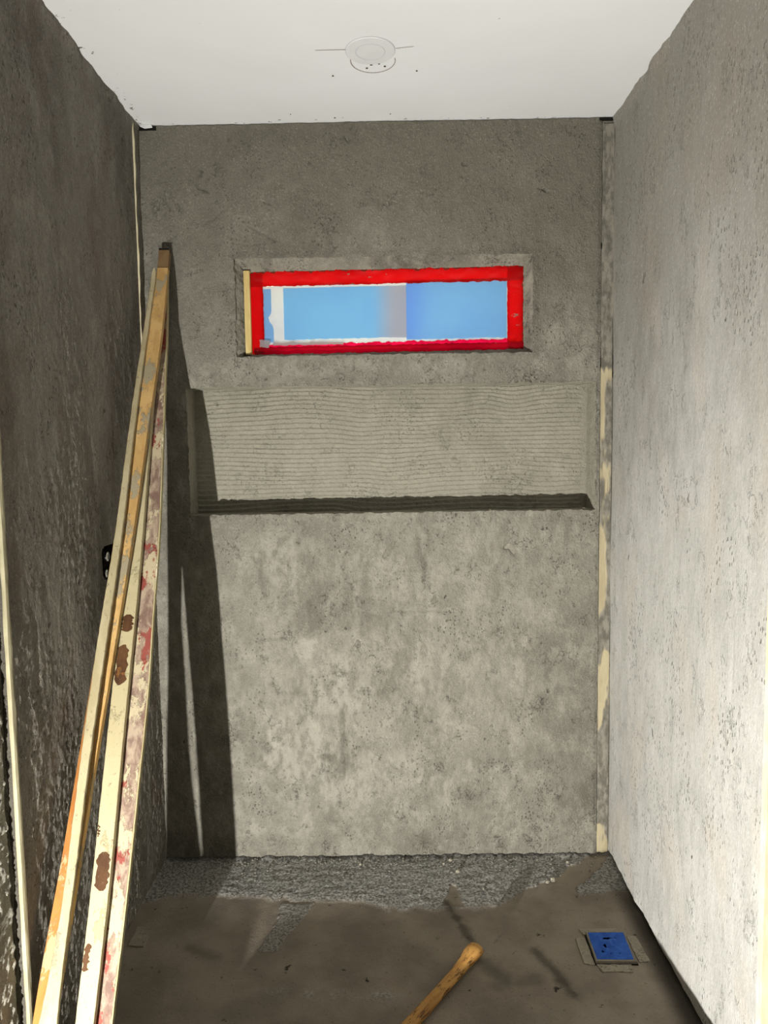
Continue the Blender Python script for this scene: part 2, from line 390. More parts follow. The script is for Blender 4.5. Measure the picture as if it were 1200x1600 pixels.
# ---- side strips of the back corner
def lath_strip(name, x0, x1, y, z0, z1, mat, label, amp=.001, seed=0, attrs=None, nst=.0025):
    a = lines(x0, x1, nst); z = lines(z0, z1, .004); A_, Z_ = np.meshgrid(a, z)
    cov = ss(-.05, .12, fbm(A_*25+seed, Z_*5, 4, seed)+2.4*(ss(1.68, 1.85, Z_))+.9*ss(.50, .42, Z_)*ss(.10, .16, Z_)+.55*(A_-(x0+x1)/2)/(x1-x0)-.05)
    P = np.stack([A_, y-.0035*cov-amp*fbm(A_*60, Z_*30, 3, seed), Z_], -1)
    return link(name, grid_mesh(name, P, attrs=dict(cover=cov)), mat=mat, kind='structure', label=label)
def strip_mat():
    m = NT('screed_lath', .8, .15)
    n = m.noise(30, 6, .6, (1, 1, .2)); g = m.noise(60, 5, .6, (1, 1, .5))
    wood = m.mix(m.ramp(n, .35, .65), lin(184, 172, 142), lin(168, 155, 126))
    mo = m.mix(m.ramp(g, .35, .65), lin(104, 100, 91), lin(142, 137, 126))
    return m.fin(m.mix(m.attr('cover'), wood, mo), m.bump(g, .0015))
mat_strip = strip_mat()
lath_strip('trim_2', .7195, .7575, .007, 0, 2.50, mat_strip, 'cream screed lath bared between mortar patches in the right back corner', seed=4)
# dark joints beside it
link('joint', box_mesh('joint', (.712, .012, 0), (.77, .02, 2.515)), bpy.data.objects['trim_2'], mat_black)

# ------------------------------------------------------------------ side walls
def side_wall(name, x, sgn, y0, y1, z0, z1, mat, label, seed, amp=.004, amp2=.001, holes=None, step=.005, streaky=True, bottom=None, smooth=True):
    ys = lines(y0, y1, step); zz = lines(z0, z1, .006)
    if step < .004: zz = lines(z0, z1, .0045)
    Yg, Zg = np.meshgrid(ys, zz)
    sz = 2.0 if streaky else 5
    h = amp*fbm(Yg*4, Zg*sz, 4, seed)+amp2*fbm(Yg*35, Zg*(8 if streaky else 35), 4, seed+4, .6)
    h += .010*np.exp(-((2.52-Zg)/.022)**2)*(.5+fbm(Yg*14, Zg*4, 4, seed+9))
    if bottom: h += bottom*np.exp(-((Zg-z0)/.02)**2)*(.4+fbm(Yg*20, Zg*9, 3, seed+2))
    for (cy, czz, w, d, dy, dz) in (holes[1] if holes else []):
        h -= d*np.exp(-((Yg-cy)/dy)**2-((Zg-czz)/dz)**2)
    hole = None
    if holes and holes[0]:
        a0, a1, b0, b1 = holes[0]
        cy = (ys[:-1]+ys[1:])/2; cz = (zz[:-1]+zz[1:])/2; CY, CZ = np.meshgrid(cy, cz)
        d = np.maximum(np.abs((CY-(a0+a1)/2)/((a1-a0)/2))**4+np.abs((CZ-(b0+b1)/2)/((b1-b0)/2))**4, 0)
        hole = d < 1
    if name == 'wall_left':      # taper and swelling shaped to steer grazing lamp light, plus gritty float marks
        h = h+.005*(Yg+.97)/.97-.005+.009*np.exp(-((Yg+.52)/.16)**2-((Zg-.75)/.42)**2)
        grit = ss(-.35, .35, fbm(Yg*5, Zg*2.2, 4, 91)+.9*(1.0-Zg)*.5)
        h = h+grit*(.0030*np.maximum(0, fbm(Yg*112, Zg*74, 3, 92, .6)-.02)+.0012*fbm(Yg*48, Zg*20, 2, 93))
    if name == 'wall_left_outer':
        h = h+.010*np.maximum(0, fbm(Yg*80, Zg*55, 3, 94, .6))
    P = np.stack([x+sgn*h, Yg, Zg], -1)
    if z0 > .005:
        P[..., 2] += (.006*fbm(Yg*12, Zg*0, 3, seed+40))*np.exp(-((Zg-z0)/.02)**2)
    return link(name, grid_mesh(name, P, hole, flip=sgn < 0), mat=mat, kind='structure', label=label)
wl = side_wall('wall_left', XL, 1, -.968, .005, 0, 2.53, mat_left, 'dark rough mortar wall on the left of the alcove', 300, .0010, .0004, ((-.462, -.352, 1.082, 1.180), [(-.381, 2.235, 0, .006, .012, .03), (-.50, 1.42, 0, .003, .02, .06), (-.85, .95, 0, .003, .01, .1)]), step=.0035)
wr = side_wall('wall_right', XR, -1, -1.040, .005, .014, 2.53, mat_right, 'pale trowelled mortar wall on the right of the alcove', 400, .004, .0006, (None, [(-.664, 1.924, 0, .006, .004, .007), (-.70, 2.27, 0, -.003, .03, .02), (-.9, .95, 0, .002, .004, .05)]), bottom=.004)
link('masonry', box_mesh('masonry', (-.99, -.99, -.05), (-.88, .2, 2.6)), wl, mat_plain)
link('masonry', box_mesh('masonry', (.775, -1.035, 0), (.93, .2, 2.6)), wr, mat_black if False else mat_dark)
# left wall body with a pocket round the valve
for lo, hi in [((-.89, -.965, 0), (-.826, -.466, 2.6)), ((-.89, -.348, 0), (-.826, .2, 2.6)), ((-.89, -.466, 0), (-.826, -.348, 1.078)), ((-.89, -.466, 1.184), (-.826, -.348, 2.6))]:
    link('masonry', box_mesh('masonry', lo, hi), wl, mat_dark)
# thin lath bedded in the left wall near the corner
ts = lath_strip('trim_3', -.826, -.803, -.040, .9, 2.508, mat_cream, 'thin cream lath edge bedded upright in the left back corner', seed=8)
bpy.data.objects.remove(ts)
a = lines(1.55, 2.508, .006); n = len(a); vs = []; fs = []
for i, z in enumerate(a):
    w = .0012*math.sin(z*19); c_ = -.8095+w+.0008*math.sin(z*70)
    for dx, dy in ((-.012, 0), (0, 0), (0, .006), (-.012, .006)): vs.append((c_+dx, -.052+dy, z))
for i in range(n-1):
    for k in range(4): fs.append((i*4+k, i*4+(k+1) % 4, i*4+4+(k+1) % 4, i*4+4+k))
fs += [(3, 2, 1, 0), tuple(range(4*n-4, 4*n))]
link('trim_3', poly_mesh('trim_3', vs, fs), mat=mat_cream, kind='structure', label='thin cream lath edge bedded upright in the left back corner')

# wall end on the left: cream bead, smooth band, rough scratch coat outside
def upright(name, prof, mat, z0, z1, label=None, kind=None, parent=None, wob=.001, seed=0, step=.01):
    zz = lines(z0, z1, step); n = len(prof); vs = []; fs = []
    for i, z in enumerate(zz):
        for k, (x, y) in enumerate(prof):
            w = wob*fbm(np.array([z*14+k*3.3]), np.array([seed+k*.37]), 3, seed)[0]
            vs.append((x+w, y+w*.6, z))
    for i in range(len(zz)-1):
        for k in range(n): fs.append((i*n+k, i*n+(k+1) % n, (i+1)*n+(k+1) % n, (i+1)*n+k))
    fs += [tuple(range(n))[::-1], tuple((len(zz)-1)*n+k for k in range(n))]
    return link(name, poly_mesh(name, vs, fs, False), parent, mat, label=label, kind=kind)
upright('trim_4', [(-.8165, -.966), (-.8180, -.972), (-.8220, -.974), (-.8270, -.971), (-.8275, -.960), (-.8165, -.960)], mat_bead, 0, 2.52, 'cream corner bead at the near end of the left wall', 'structure', wob=.0012, seed=3)
upright('trim_5', [(-.824, -.962), (-.848, -.966), (-.86, -.985), (-.88, -.985), (-.88, -.955), (-.824, -.955)], mat_plain, 0, 2.52, 'smooth grey mortar return beside the cream corner bead', 'structure', wob=.003, seed=5)
side_wall('wall_left_outer', -.838, 1, -1.9, -.985, 0, 2.53, mat_rough, 'rough scratch coated wall outside the alcove', 500, .003, .002, streaky=False, step=.0039)
link('wall_left_rear', box_mesh('w', (-1.0, -3.35, 0), (-.85, -1.88, 2.6)), mat=mat_wall_paint, kind='structure')
link('masonry', box_mesh('masonry', (-1.0, -1.9, 0), (-.87, -.985, 2.6)), bpy.data.objects['wall_left_outer'], mat_plain)
# wall end on the right
upright('trim_6', [(.7585, -1.040), (.7600, -1.046), (.765, -1.048), (.86, -1.048), (.93, -1.048), (.93, -1.036), (.765, -1.036)], mat_cream, 0, 2.52, 'cream smooth edge closing the near end of the right wall', 'structure', wob=.0008, seed=9)
# rest of the bathroom behind the camera
link('wall_right_outer', box_mesh('w', (1.75, -3.35, 0), (1.85, -1.0, 2.6)), mat=mat_wall_paint, kind='structure')
link('wall_right_return', box_mesh('w', (.93, -1.045, 0), (1.85, -.95, 2.6)), mat=mat_wall_paint, kind='structure')
link('wall_front', box_mesh('w', (-1.0, -3.45, 0), (1.85, -3.35, 2.6)), mat=mat_wall_paint, kind='structure')

# ------------------------------------------------------------------ ceiling
ys = lines(-1.42, .12, .02); xx = lines(-.9, 1.8, .02); Xc, Yc = np.meshgrid(xx, ys)
edge = np.maximum(ss(.11, 0, Xc-XL), np.maximum(ss(.05, 0, -Yc)*.9, ss(.05, 0, XR-Xc)*(Yc > -1.05)*.6))
ceil = link('ceiling', grid_mesh('ceiling', np.stack([Xc, Yc, H+.0008*fbm(Xc*2, Yc*2, 3, 4)], -1), attrs=dict(edge=edge), flip=True), mat=mat_ceil, kind='structure', label='white painted ceiling with pencil marks and mortar specks')
link('slab', box_mesh('slab', (-1.0, -3.45, 2.53), (1.85, .22, 2.62)), ceil, mat_wall_paint)
def ribbon(name, pts, w, mat, parent, z=H-.0012, seed=0):
    vs = []; fs = []; n = len(pts)
    for i, (x, y) in enumerate(pts):
        a = pts[max(0, i-1)]; b = pts[min(n-1, i+1)]; dx, dy = b[0]-a[0], b[1]-a[1]; l = math.hypot(dx, dy)
        ww = w*(.6+.5*abs(math.sin(i*1.7+seed)))
        vs += [(x-dy/l*ww, y+dx/l*ww, z), (x+dy/l*ww, y-dx/l*ww, z)]
    for i in range(n-1): fs.append((2*i, 2*i+1, 2*i+3, 2*i+2))
    return link(name, poly_mesh(name, vs, fs), parent, mat)
link('bounce_soffit', box_mesh('bounce_soffit', (-1.0, -3.45, 2.515), (1.85, -1.41, 2.54)), ceil, mat_wall_paint)  # unseen dark soffit added to cut light bounced into the alcove
ribbon('pencil_line', [(-.184+k*.0042, -.431) for k in range(21)], .0011, mat_pencil, ceil)
ribbon('pencil_line', [(.034+k*.004, -.433-.0006*k) for k in range(13)], .0009, mat_pencil, ceil, seed=2)
ribbon('drawn_arc', [(-.029+.062*math.cos(math.radians(t)), -.372+.064*math.sin(math.radians(t))) for t in range(-12, 196, 5)], .0013, mat_pencil, ceil, seed=1)
for k, (x, y, r) in enumerate([(-.047, -.334, .0036), (.004, -.342, .0036), (-.146, -.295, .0032), (.095, -.314, .003), (-.034, -.352, .004), (-.012, -.356, .003), (-.30, -.06, .002), (-.16, -.03, .003), (.02, -.05, .002)]):
    link('screw_hole', lathe_mesh('screw_hole', [(r, -.0004), (r*.8, .0008)], 9, origin=(x, y, H-.0012)), ceil, mat_hole)
cover = thing('ceiling_cover_plate', 'round white blank cover plate set flat on the ceiling', 'cover', (-.035, -.423, H))
link('plate', lathe_mesh('plate', [(.0665, 0), (.0670, -.0015), (.0660, -.0030), (.0640, -.0034), (.020, -.0040), (.001, -.0041)], 64), cover, mat_white)
link('inner_ring', lathe_mesh('inner_ring', [(.0405, -.0030), (.0405, -.0044), (.0395, -.0046), (.0385, -.0044), (.0385, -.0030)], 64), cover, mat_ring)
link('rim_shadow_gap', lathe_mesh('rim_shadow_gap', [(.0684, -.0002), (.0684, -.0009), (.0660, -.0009)], 64), cover, mat_ring)
# corner gaps under the ceiling and broken plaster chip
link('corner_gap', box_mesh('corner_gap', (-.812, -.002, 2.503), (-.752, .004, 2.5155)), wall_back, mat_black)
link('corner_gap', box_mesh('corner_gap', (.706, -.001, 2.509), (.758, .006, 2.5175)), wall_back, mat_black)
link('plaster_chip', poly_mesh('plaster_chip', [(-.800, -.012, 2.519), (-.765, -.006, 2.519), (-.762, -.006, 2.509), (-.785, -.014, 2.503), (-.80, -.016, 2.509), (-.785, .006, 2.512)],
     [(0, 1, 2, 3, 4), (0, 4, 5), (4, 3, 5), (3, 2, 5), (2, 1, 5), (1, 0, 5)]), ceil, mat_white)

# ------------------------------------------------------------------ floor
xx = lines(-.86, .80, .0045); yy = lines(-1.32, .02, .0045); Xf, Yf = np.meshgrid(xx, yy); Rf = -Yf
jag = .035*fbm(Xf*7, Yf*7, 4, 9)+.018*fbm(Xf*28, Yf*28, 3, 19)
fresh_shade = ss(-.02, .02, Rf-(.262+jag+.03*np.sin(Xf*5+1)))  # fresh mortar tone and the curb's shade, both put into the colour
def tri(px, py, poly):
    inside = np.zeros_like(px, bool); n = len(poly)
    for i in range(n):
        x0, y0 = poly[i]; x1, y1 = poly[(i+1) % n]
        c = ((y0 > py) != (y1 > py)) & (px < (x1-x0)*(py-y0)/(y1-y0+1e-12)+x0); inside ^= c
    return inside
jx = Xf+.010*fbm(Xf*25, Yf*25, 3, 5); jr = Rf+.010*fbm(Xf*25, Yf*25, 3, 6)
fresh_shade = np.where(tri(jx, jr, [(.33, .30), (.42, .215), (.53, .155), (.60, .09), (.70, .0), (.76, .0), (.70, .10), (.60, .20), (.57, .33)]), 1, fresh_shade)  # shadow wedge painted into the floor colour
fresh_shade = np.where(tri(jx, jr, [(.15, .29), (.185, .17), (.20, .19), (.22, .30)]), 1, fresh_shade)  # narrow shadow notch painted likewise
fresh_shade = np.where(tri(jx, jr, [(-.36, .27), (-.26, .27), (-.31, .40), (-.345, .50), (-.40, .50), (-.37, .38)]), .25, fresh_shade)  # lit patch painted paler
bright2 = .55*np.exp(-((Rf-(.66+.06*(Xf+.3)))/.016)**2)*ss(-.45, -.25, Xf)*ss(.12, -.05, Xf)
fresh_shade = np.clip(fresh_shade-bright2*ss(-.3, .4, fbm(Xf*30, Yf*30, 3, 88)), 0, 1)
grime_shade = .75*ss(.035, .0, Rf+.012*fbm(Xf*30, Yf*5, 3, 3))  # darker strip along the foot of the back wall
grime_shade = np.maximum(grime_shade, .85*ss(.075, .015, XR-Xf-.02*(Rf-.3)*(Rf > .3)+.006*fbm(Xf*5, Yf*25, 3, 3))*ss(.10, .3, Rf))  # shade along the foot of the right wall, put into the colour
for (x0, y0, x1, y1, w, a) in [(.16, -.27, .235, -.50, .012, .6), (.25, -.55, .30, -.63, .025, .45), (.40, -.50, .47, -.68, .014, .6), (.27, -.64, .38, -.62, .022, .35), (-.60, -.48, -.52, -.52, .02, .4), (.285, -.47, .31, -.44, .003, .6)]:
    t = np.clip(((Xf-x0)*(x1-x0)+(Yf-y0)*(y1-y0))/((x1-x0)**2+(y1-y0)**2), 0, 1)
    d = np.hypot(Xf-x0-t*(x1-x0), Yf-y0-t*(y1-y0))+.012*fbm(Xf*40, Yf*40, 3, 8)
    grime_shade = np.maximum(grime_shade, a*np.exp(-(np.maximum(d, 0)/w)**2))
zf = .0015*fbm(Xf*4, Yf*4, 3, 1)+(1-fresh_shade)*(.0016*fbm(Xf*22, Yf*60, 4, 2, .6)+.0012*np.maximum(0, fbm(Xf*70, Yf*70, 2, 5)))+.0007*fbm(Xf*40, Yf*40, 3, 6)+.006*np.exp(-(Rf/.02)**2)*(.4+fbm(Xf*50, Yf*9, 3, 4))+(1-fresh_shade)*.002
floor = link('floor', grid_mesh('floor', np.stack([Xf, Yf, zf], -1), attrs=dict(fresh_shade=fresh_shade, grime_shade=grime_shade)), mat=mat_floor, kind='structure', label='fresh mortar shower floor with painted curb shade in front and a paler rough strip at the back')
link('slab', box_mesh('slab', (-1.0, -3.45, -.12), (1.85, .22, -.012)), floor, mat_plain)
# unseen low curb, invented and shaped to shade the front of the floor
def shade_curb_top(x):
    h = .090+.0015*fbm(x*40, x*0, 3, 5)+.0015*fbm(x*9, x*0, 2, 8)
    h = h+.014*ss(-.15, -.04, x)*ss(.012, -.012, x)+.004*np.exp(-((x+.25)/.010)**2)-.015*np.exp(-((x+.555)/.016)**2)  # bumps and dip shape the shadow wedge and lit patch
    return h
cxs = lines(-.838, 1.0, .006); hh = shade_curb_top(cxs); prof_y = [(-1.205, 0), (-1.204, .5), (-1.206, .85), (-1.212, 1.0), (-1.26, 1.0), (-1.318, 1.0), (-1.325, .85), (-1.326, 0)]
Pc = np.stack([np.stack([cxs, np.full(len(cxs), y)+.002*fbm(cxs*20, cxs*0+k, 3, 3), hh*t], -1) for k, (y, t) in enumerate(prof_y)], 0)
link('shade_curb', grid_mesh('shade_curb', Pc, flip=True), mat=mat_plain, kind='structure', label='invented low mortar curb, out of view, that shades the front of the shower floor')
# loose mortar crumbs swept against the back wall
def crumb(s, seed):
    r = random.Random(seed); vs = []; fs = []
    for k in range(6): a = k*math.pi/3; vs.append((s*(.7+.5*r.random())*math.cos(a), s*(.7+.5*r.random())*math.sin(a), -s*.3))
    for k in range(6): a = k*math.pi/3+.4; vs.append((s*.6*(.6+.6*r.random())*math.cos(a), s*.6*math.sin(a), s*(.5+.4*r.random())))
    for k in range(6): fs.append((k, (k+1) % 6, 6+(k+1) % 6, 6+k))
    fs += [tuple(range(5, -1, -1)), tuple(range(6, 12))]
    return vs, fs
rr = random.Random(3); V_ = []; F_ = []
for k in range(420):
    s = rr.choice([.0015, .002, .0025, .003, .004]); x = rr.uniform(-.79, .72); y = -abs(rr.gauss(0, .05))-.008
    if rr.random() < .15: y = -rr.uniform(.02, .27)
    vs, fs = crumb(s, k); b = len(V_); V_ += [(v[0]+x, v[1]+y, v[2]+.003) for v in vs]; F_ += [tuple(i+b for i in f) for f in fs]
link('mortar_crumbs', poly_mesh('mortar_crumbs', V_, F_), floor, mat_plain, kind='stuff', label='small grey mortar crumbs along the foot of the back wall')
mat_pebble = simple('pale_crumb', lin(176, 169, 152), lin(146, 139, 124))
for k, (x, y, s, lb) in enumerate([(.525, -.165, .011, 'largest pale mortar chunk, on the painted shadow wedge in the right back corner'), (.505, -.178, .007, 'smaller pale chunk touching the largest one on the painted shadow wedge'),
        (.195, -.04, .007, 'pale chunk nearest the foot of the back wall, right of centre'), (.17, -.062, .006, 'tiny pale chunk just in front of the one at the wall foot'),
        (.215, -.110, .008, 'pale chunk out in the rough grey strip, right of centre'), (-.12, -.06, .005, 'lone pale chunk on the rough strip left of centre'), (.60, -.06, .006, 'pale chunk in the right back corner close to the wall foot')]):
    vs, fs = crumb(s, 900+k)
    o = link('mortar_chunk', poly_mesh('mortar_chunk', vs, fs), mat=mat_pebble, cat='chunk', group='pale mortar chunks on the floor by the back wall', label=lb); o.location = (x, y, s*.3+.003)

# ------------------------------------------------------------------ window
FY = .045
mat_redT = translucent('red_tape', lin(196, 8, 10), .55, lin(182, 3, 7), smear=1)
mat_redB = translucent('red_tape_shaded', lin(168, 2, 26), .5, lin(144, 0, 20), smear=1)  # darker copy of the red tape, shade put into its colour
mat_pink = translucent('red_tape_pink', lin(240, 12, 70), .55)
mat_paper = translucent('white_paper', lin(186, 184, 178), .5, lin(172, 172, 176))
mat_blue1 = translucent('blue_film', lin(142, 204, 250), .62, lin(188, 190, 204), ramp=(-.06, .035))
mat_blue2 = translucent('blue_film_deep', lin(128, 178, 252), .62, lin(142, 200, 250), ramp=(.06, .17))
mat_blue0 = translucent('blue_film_edge', lin(140, 190, 240), .6)
mat_wood = simple('window_lath', lin(222, 200, 140), lin(196, 168, 104), .7, scale=30, sc=(1, 1, .2))
win = thing('window_1', 'small high window taped round with red tape over a blue film', 'window', (0, FY, 1.766)); del win['category']; win['kind'] = 'structure'
win_off = Vector(win.location)
def wlink(name, me, mat, label=None):
    me.transform(Matrix.Translation(-win_off)); return link(name, me, win, mat, label=label)
def tape(name, x0, x1, z0, z1, y, mat, seed, rag=(.001, .001, .001, .001), wr=.0012, skew=0, label=None):
    nx = max(3, int((x1-x0)/.005)); nz = max(3, int((z1-z0)/.005))
    s, t = np.meshgrid(np.linspace(0, 1, nx), np.linspace(0, 1, nz))
    e = lambda v, k: rag[k]*fbm(v*1.0*max(x1-x0, z1-z0)*90, v*0, 4, seed+k)*1.6
    Xm = x0+e(t, 0)+(x1+e(t, 1)-x0-e(t, 0))*s; Zm = z0+e(s, 2)+(z1+e(s, 3)-z0-e(s, 2))*t+skew*(s-.5)
    Ym = y-wr*(1+fbm(Xm*25, Zm*60, 3, seed+7))-wr*.6*np.maximum(0, fbm(Xm*9+Zm*30, Zm*9, 2, seed+9))
    return wlink(name, grid_mesh(name, np.stack([Xm, Ym, Zm], -1)), mat, label)
SK = .007
# frame boards (behind the film) close the opening to the outside
for lo, hi in [((-.50, .050, 1.735), (.49, .23, 1.772)), ((-.50, .050, 2.045), (.49, .23, 2.075)), ((-.50, .050, 1.772), (-.462, .23, 2.045)), ((.452, .050, 1.772), (.49, .23, 2.045))]:
    wlink('frame', box_mesh('frame', lo, hi), mat_wood if False else mat_cream)
wlink('timber_edge', box_mesh('timber_edge', (-.482, .020, 1.772), (-.462, .060, 2.052), .001), mat_wood, 'bare yellowish timber edge at the left of the window')
tape('paper_sheet', -.424, .412, 1.806, 2.008, FY, mat_paper, 1, (.002, .001, .004, .0015), skew=SK, label='white translucent paper sheet')
tape('blue_film', -.352, .067, 1.824, 1.997, FY-.004, mat_blue1, 2, (.0005, .0005, .0015, .0005), .0006, skew=SK*.4, label='pale blue film panel fading to beige')
tape('blue_film', .066, .408, 1.818, 2.014, FY-.004, mat_blue2, 3, (.0005, .0005, .0015, .0005), .0008, skew=SK*.4, label='deeper blue film panel')
# left sliver with a scalloped edge
a = np.linspace(0, 1, 40); zz = 1.815+a*(1.994-1.815); xe = -.394+.006*(a < .45)-.015*np.exp(-((a-.42)/.09)**2)
Pq = np.stack([np.stack([np.full(40, -.421), np.full(40, FY-.004), zz], -1), np.stack([xe, np.full(40, FY-.004), zz], -1)], 1)
wlink('blue_film', grid_mesh('blue_film', Pq), mat_blue0)
tape('red_tape', -.470, .462, 2.004, 2.051, FY-.008, mat_redT, 5, (.001, .003, .002, .007), .0016, skew=SK, label='bright red tape strip along the top')
tape('red_tape', -.466, -.420, 1.772, 2.046, FY-.007, mat_redT, 6, (.0015, .001, .001, .002), .0014)
tape('red_tape', .409, .462, 1.778, 2.050, FY-.007, mat_redT, 7, (.001, .004, .002, .003), .0014)
tape('red_tape', -.455, .462, 1.767, 1.800, FY-.012, mat_redB, 8, (.003, .002, .003, .002), .0018, skew=SK*.8, label='red tape strip along the bottom, painted in a shaded crimson')
tape('red_tape', -.43, .44, 1.797, 1.811, FY-.006, mat_pink, 9, (.003, .002, .002, .0035), .0012, skew=SK, label='pinkish overlapping tape edge above the bottom strip')
tape('torn_paper', -.435, -.40, 1.797, 1.822, FY-.013, mat_paper, 10, (.002, .004, .003, .004), .001)
tape('torn_paper', -.39, -.15, 1.803, 1.814, FY-.012, mat_paper, 14, (.004, .004, .002, .003), .001)
# mortar reveals sloping from the wall face to the film
def slope(name, p00, p01, p10, p11, seed, amp=.004):
    """p00->p01 along the wall face edge, p10->p11 along the window edge"""
    p00, p01, p10, p11 = map(np.array, (p00, p01, p10, p11)); n = int(np.linalg.norm(p01-p00)/.004)+2
    s, t = np.meshgrid(np.linspace(0, 1, n), np.linspace(0, 1, 14))
    P = (p00*(1-s[..., None])+p01*s[..., None])*(1-t[..., None])+(p10*(1-s[..., None])+p11*s[..., None])*t[..., None]
    nn = np.cross(p01-p00, p10-p00); nn /= np.linalg.norm(nn)
    d = amp*fbm(s*n*.22, t*3, 4, seed, .6)
    P = P+d[..., None]*nn
    return link(name, grid_mesh(name, P), wall_back, mat_plain)
fy = .036
slope('window_ledge', (WX0-.004, .001, WZ0-.005), (WX1+.004, .001, WZ0-.003), (-.475, fy, 1.774), (.472, fy, 1.781), 41)
slope('window_ledge', (WX0-.004, .001, WZ1+.004), (WX1+.004, .001, WZ1+.004), (-.475, fy, 2.050), (.472, fy, 2.056), 42, .003)
slope('window_ledge', (WX0-.004, .001, WZ0-.005), (WX0-.004, .001, WZ1+.004), (-.474, fy+.01, 1.770), (-.478, fy+.01, 2.055), 43, .006)
slope('window_ledge', (WX1+.004, .001, WZ0-.005), (WX1+.004, .001, WZ1+.004), (.464, fy, 1.775), (.464, fy, 2.056), 44, .004)

# ------------------------------------------------------------------ leaning laths
def wood_mat(name, a, b, c, cover=.5, scale=18, red=None, dirt=lin(120, 110, 92)):
    m = NT(name, .7, .2)
    g = m.noise(scale, 7, .65, (1, 1, .12), dist=.4)
    col = m.mix(m.ramp(g, .38, .62), a, b)
    k = m.ramp(m.noise(16, 7, .7, (1.2, 1.2, .35), (2, 5, 1)), cover-.02, cover+.02)
    col = m.mix(k, col, c)
    if red: col = m.mix(m.ramp(m.noise(9, 7, .72, (1.5, 1.5, .35), (7, 1, 3)), .545, .575), col, red)
    col = m.mix(m.mul(m.ramp(m.noise(130, 4, .7, (1, 1, .5)), .6, .68), .6), col, dirt)
    return m.fin(col, m.bump(m.mul(m.noise(90, 5, .6, (1, 1, .3)), k, 'ADD'), .0008))
CREAM = lin(222, 210, 166)
mat_A = wood_mat('cream_coated_wood', lin(172, 159, 124), lin(186, 174, 140), lin(150, 142, 118), .6)
mat_Ao = wood_mat('orange_wood', lin(182, 124, 66), lin(166, 106, 54), lin(190, 158, 116), .56)
mat_B = wood_mat('tan_wood', lin(206, 170, 112), lin(186, 148, 92), lin(160, 148, 122), .56)
mat_Be = wood_mat('brown_wood_end', lin(134, 108, 76), lin(110, 86, 60), lin(150, 130, 96), .6)
mat_C = wood_mat('cream_painted_wood', lin(180, 168, 132), lin(188, 177, 142), lin(168, 157, 123), .6, 6)
mat_chip = wood_mat('bare_brown_wood', lin(92, 62, 38), lin(70, 46, 28), lin(118, 80, 44), .6)
mat_D = wood_mat('flaking_painted_wood', lin(172, 153, 132), lin(122, 97, 86), lin(186, 172, 142), .53, 40, red=lin(142, 74, 64))
mat_De = wood_mat('bare_edge', lin(190, 178, 138), lin(166, 152, 112), lin(224, 214, 182), .6)

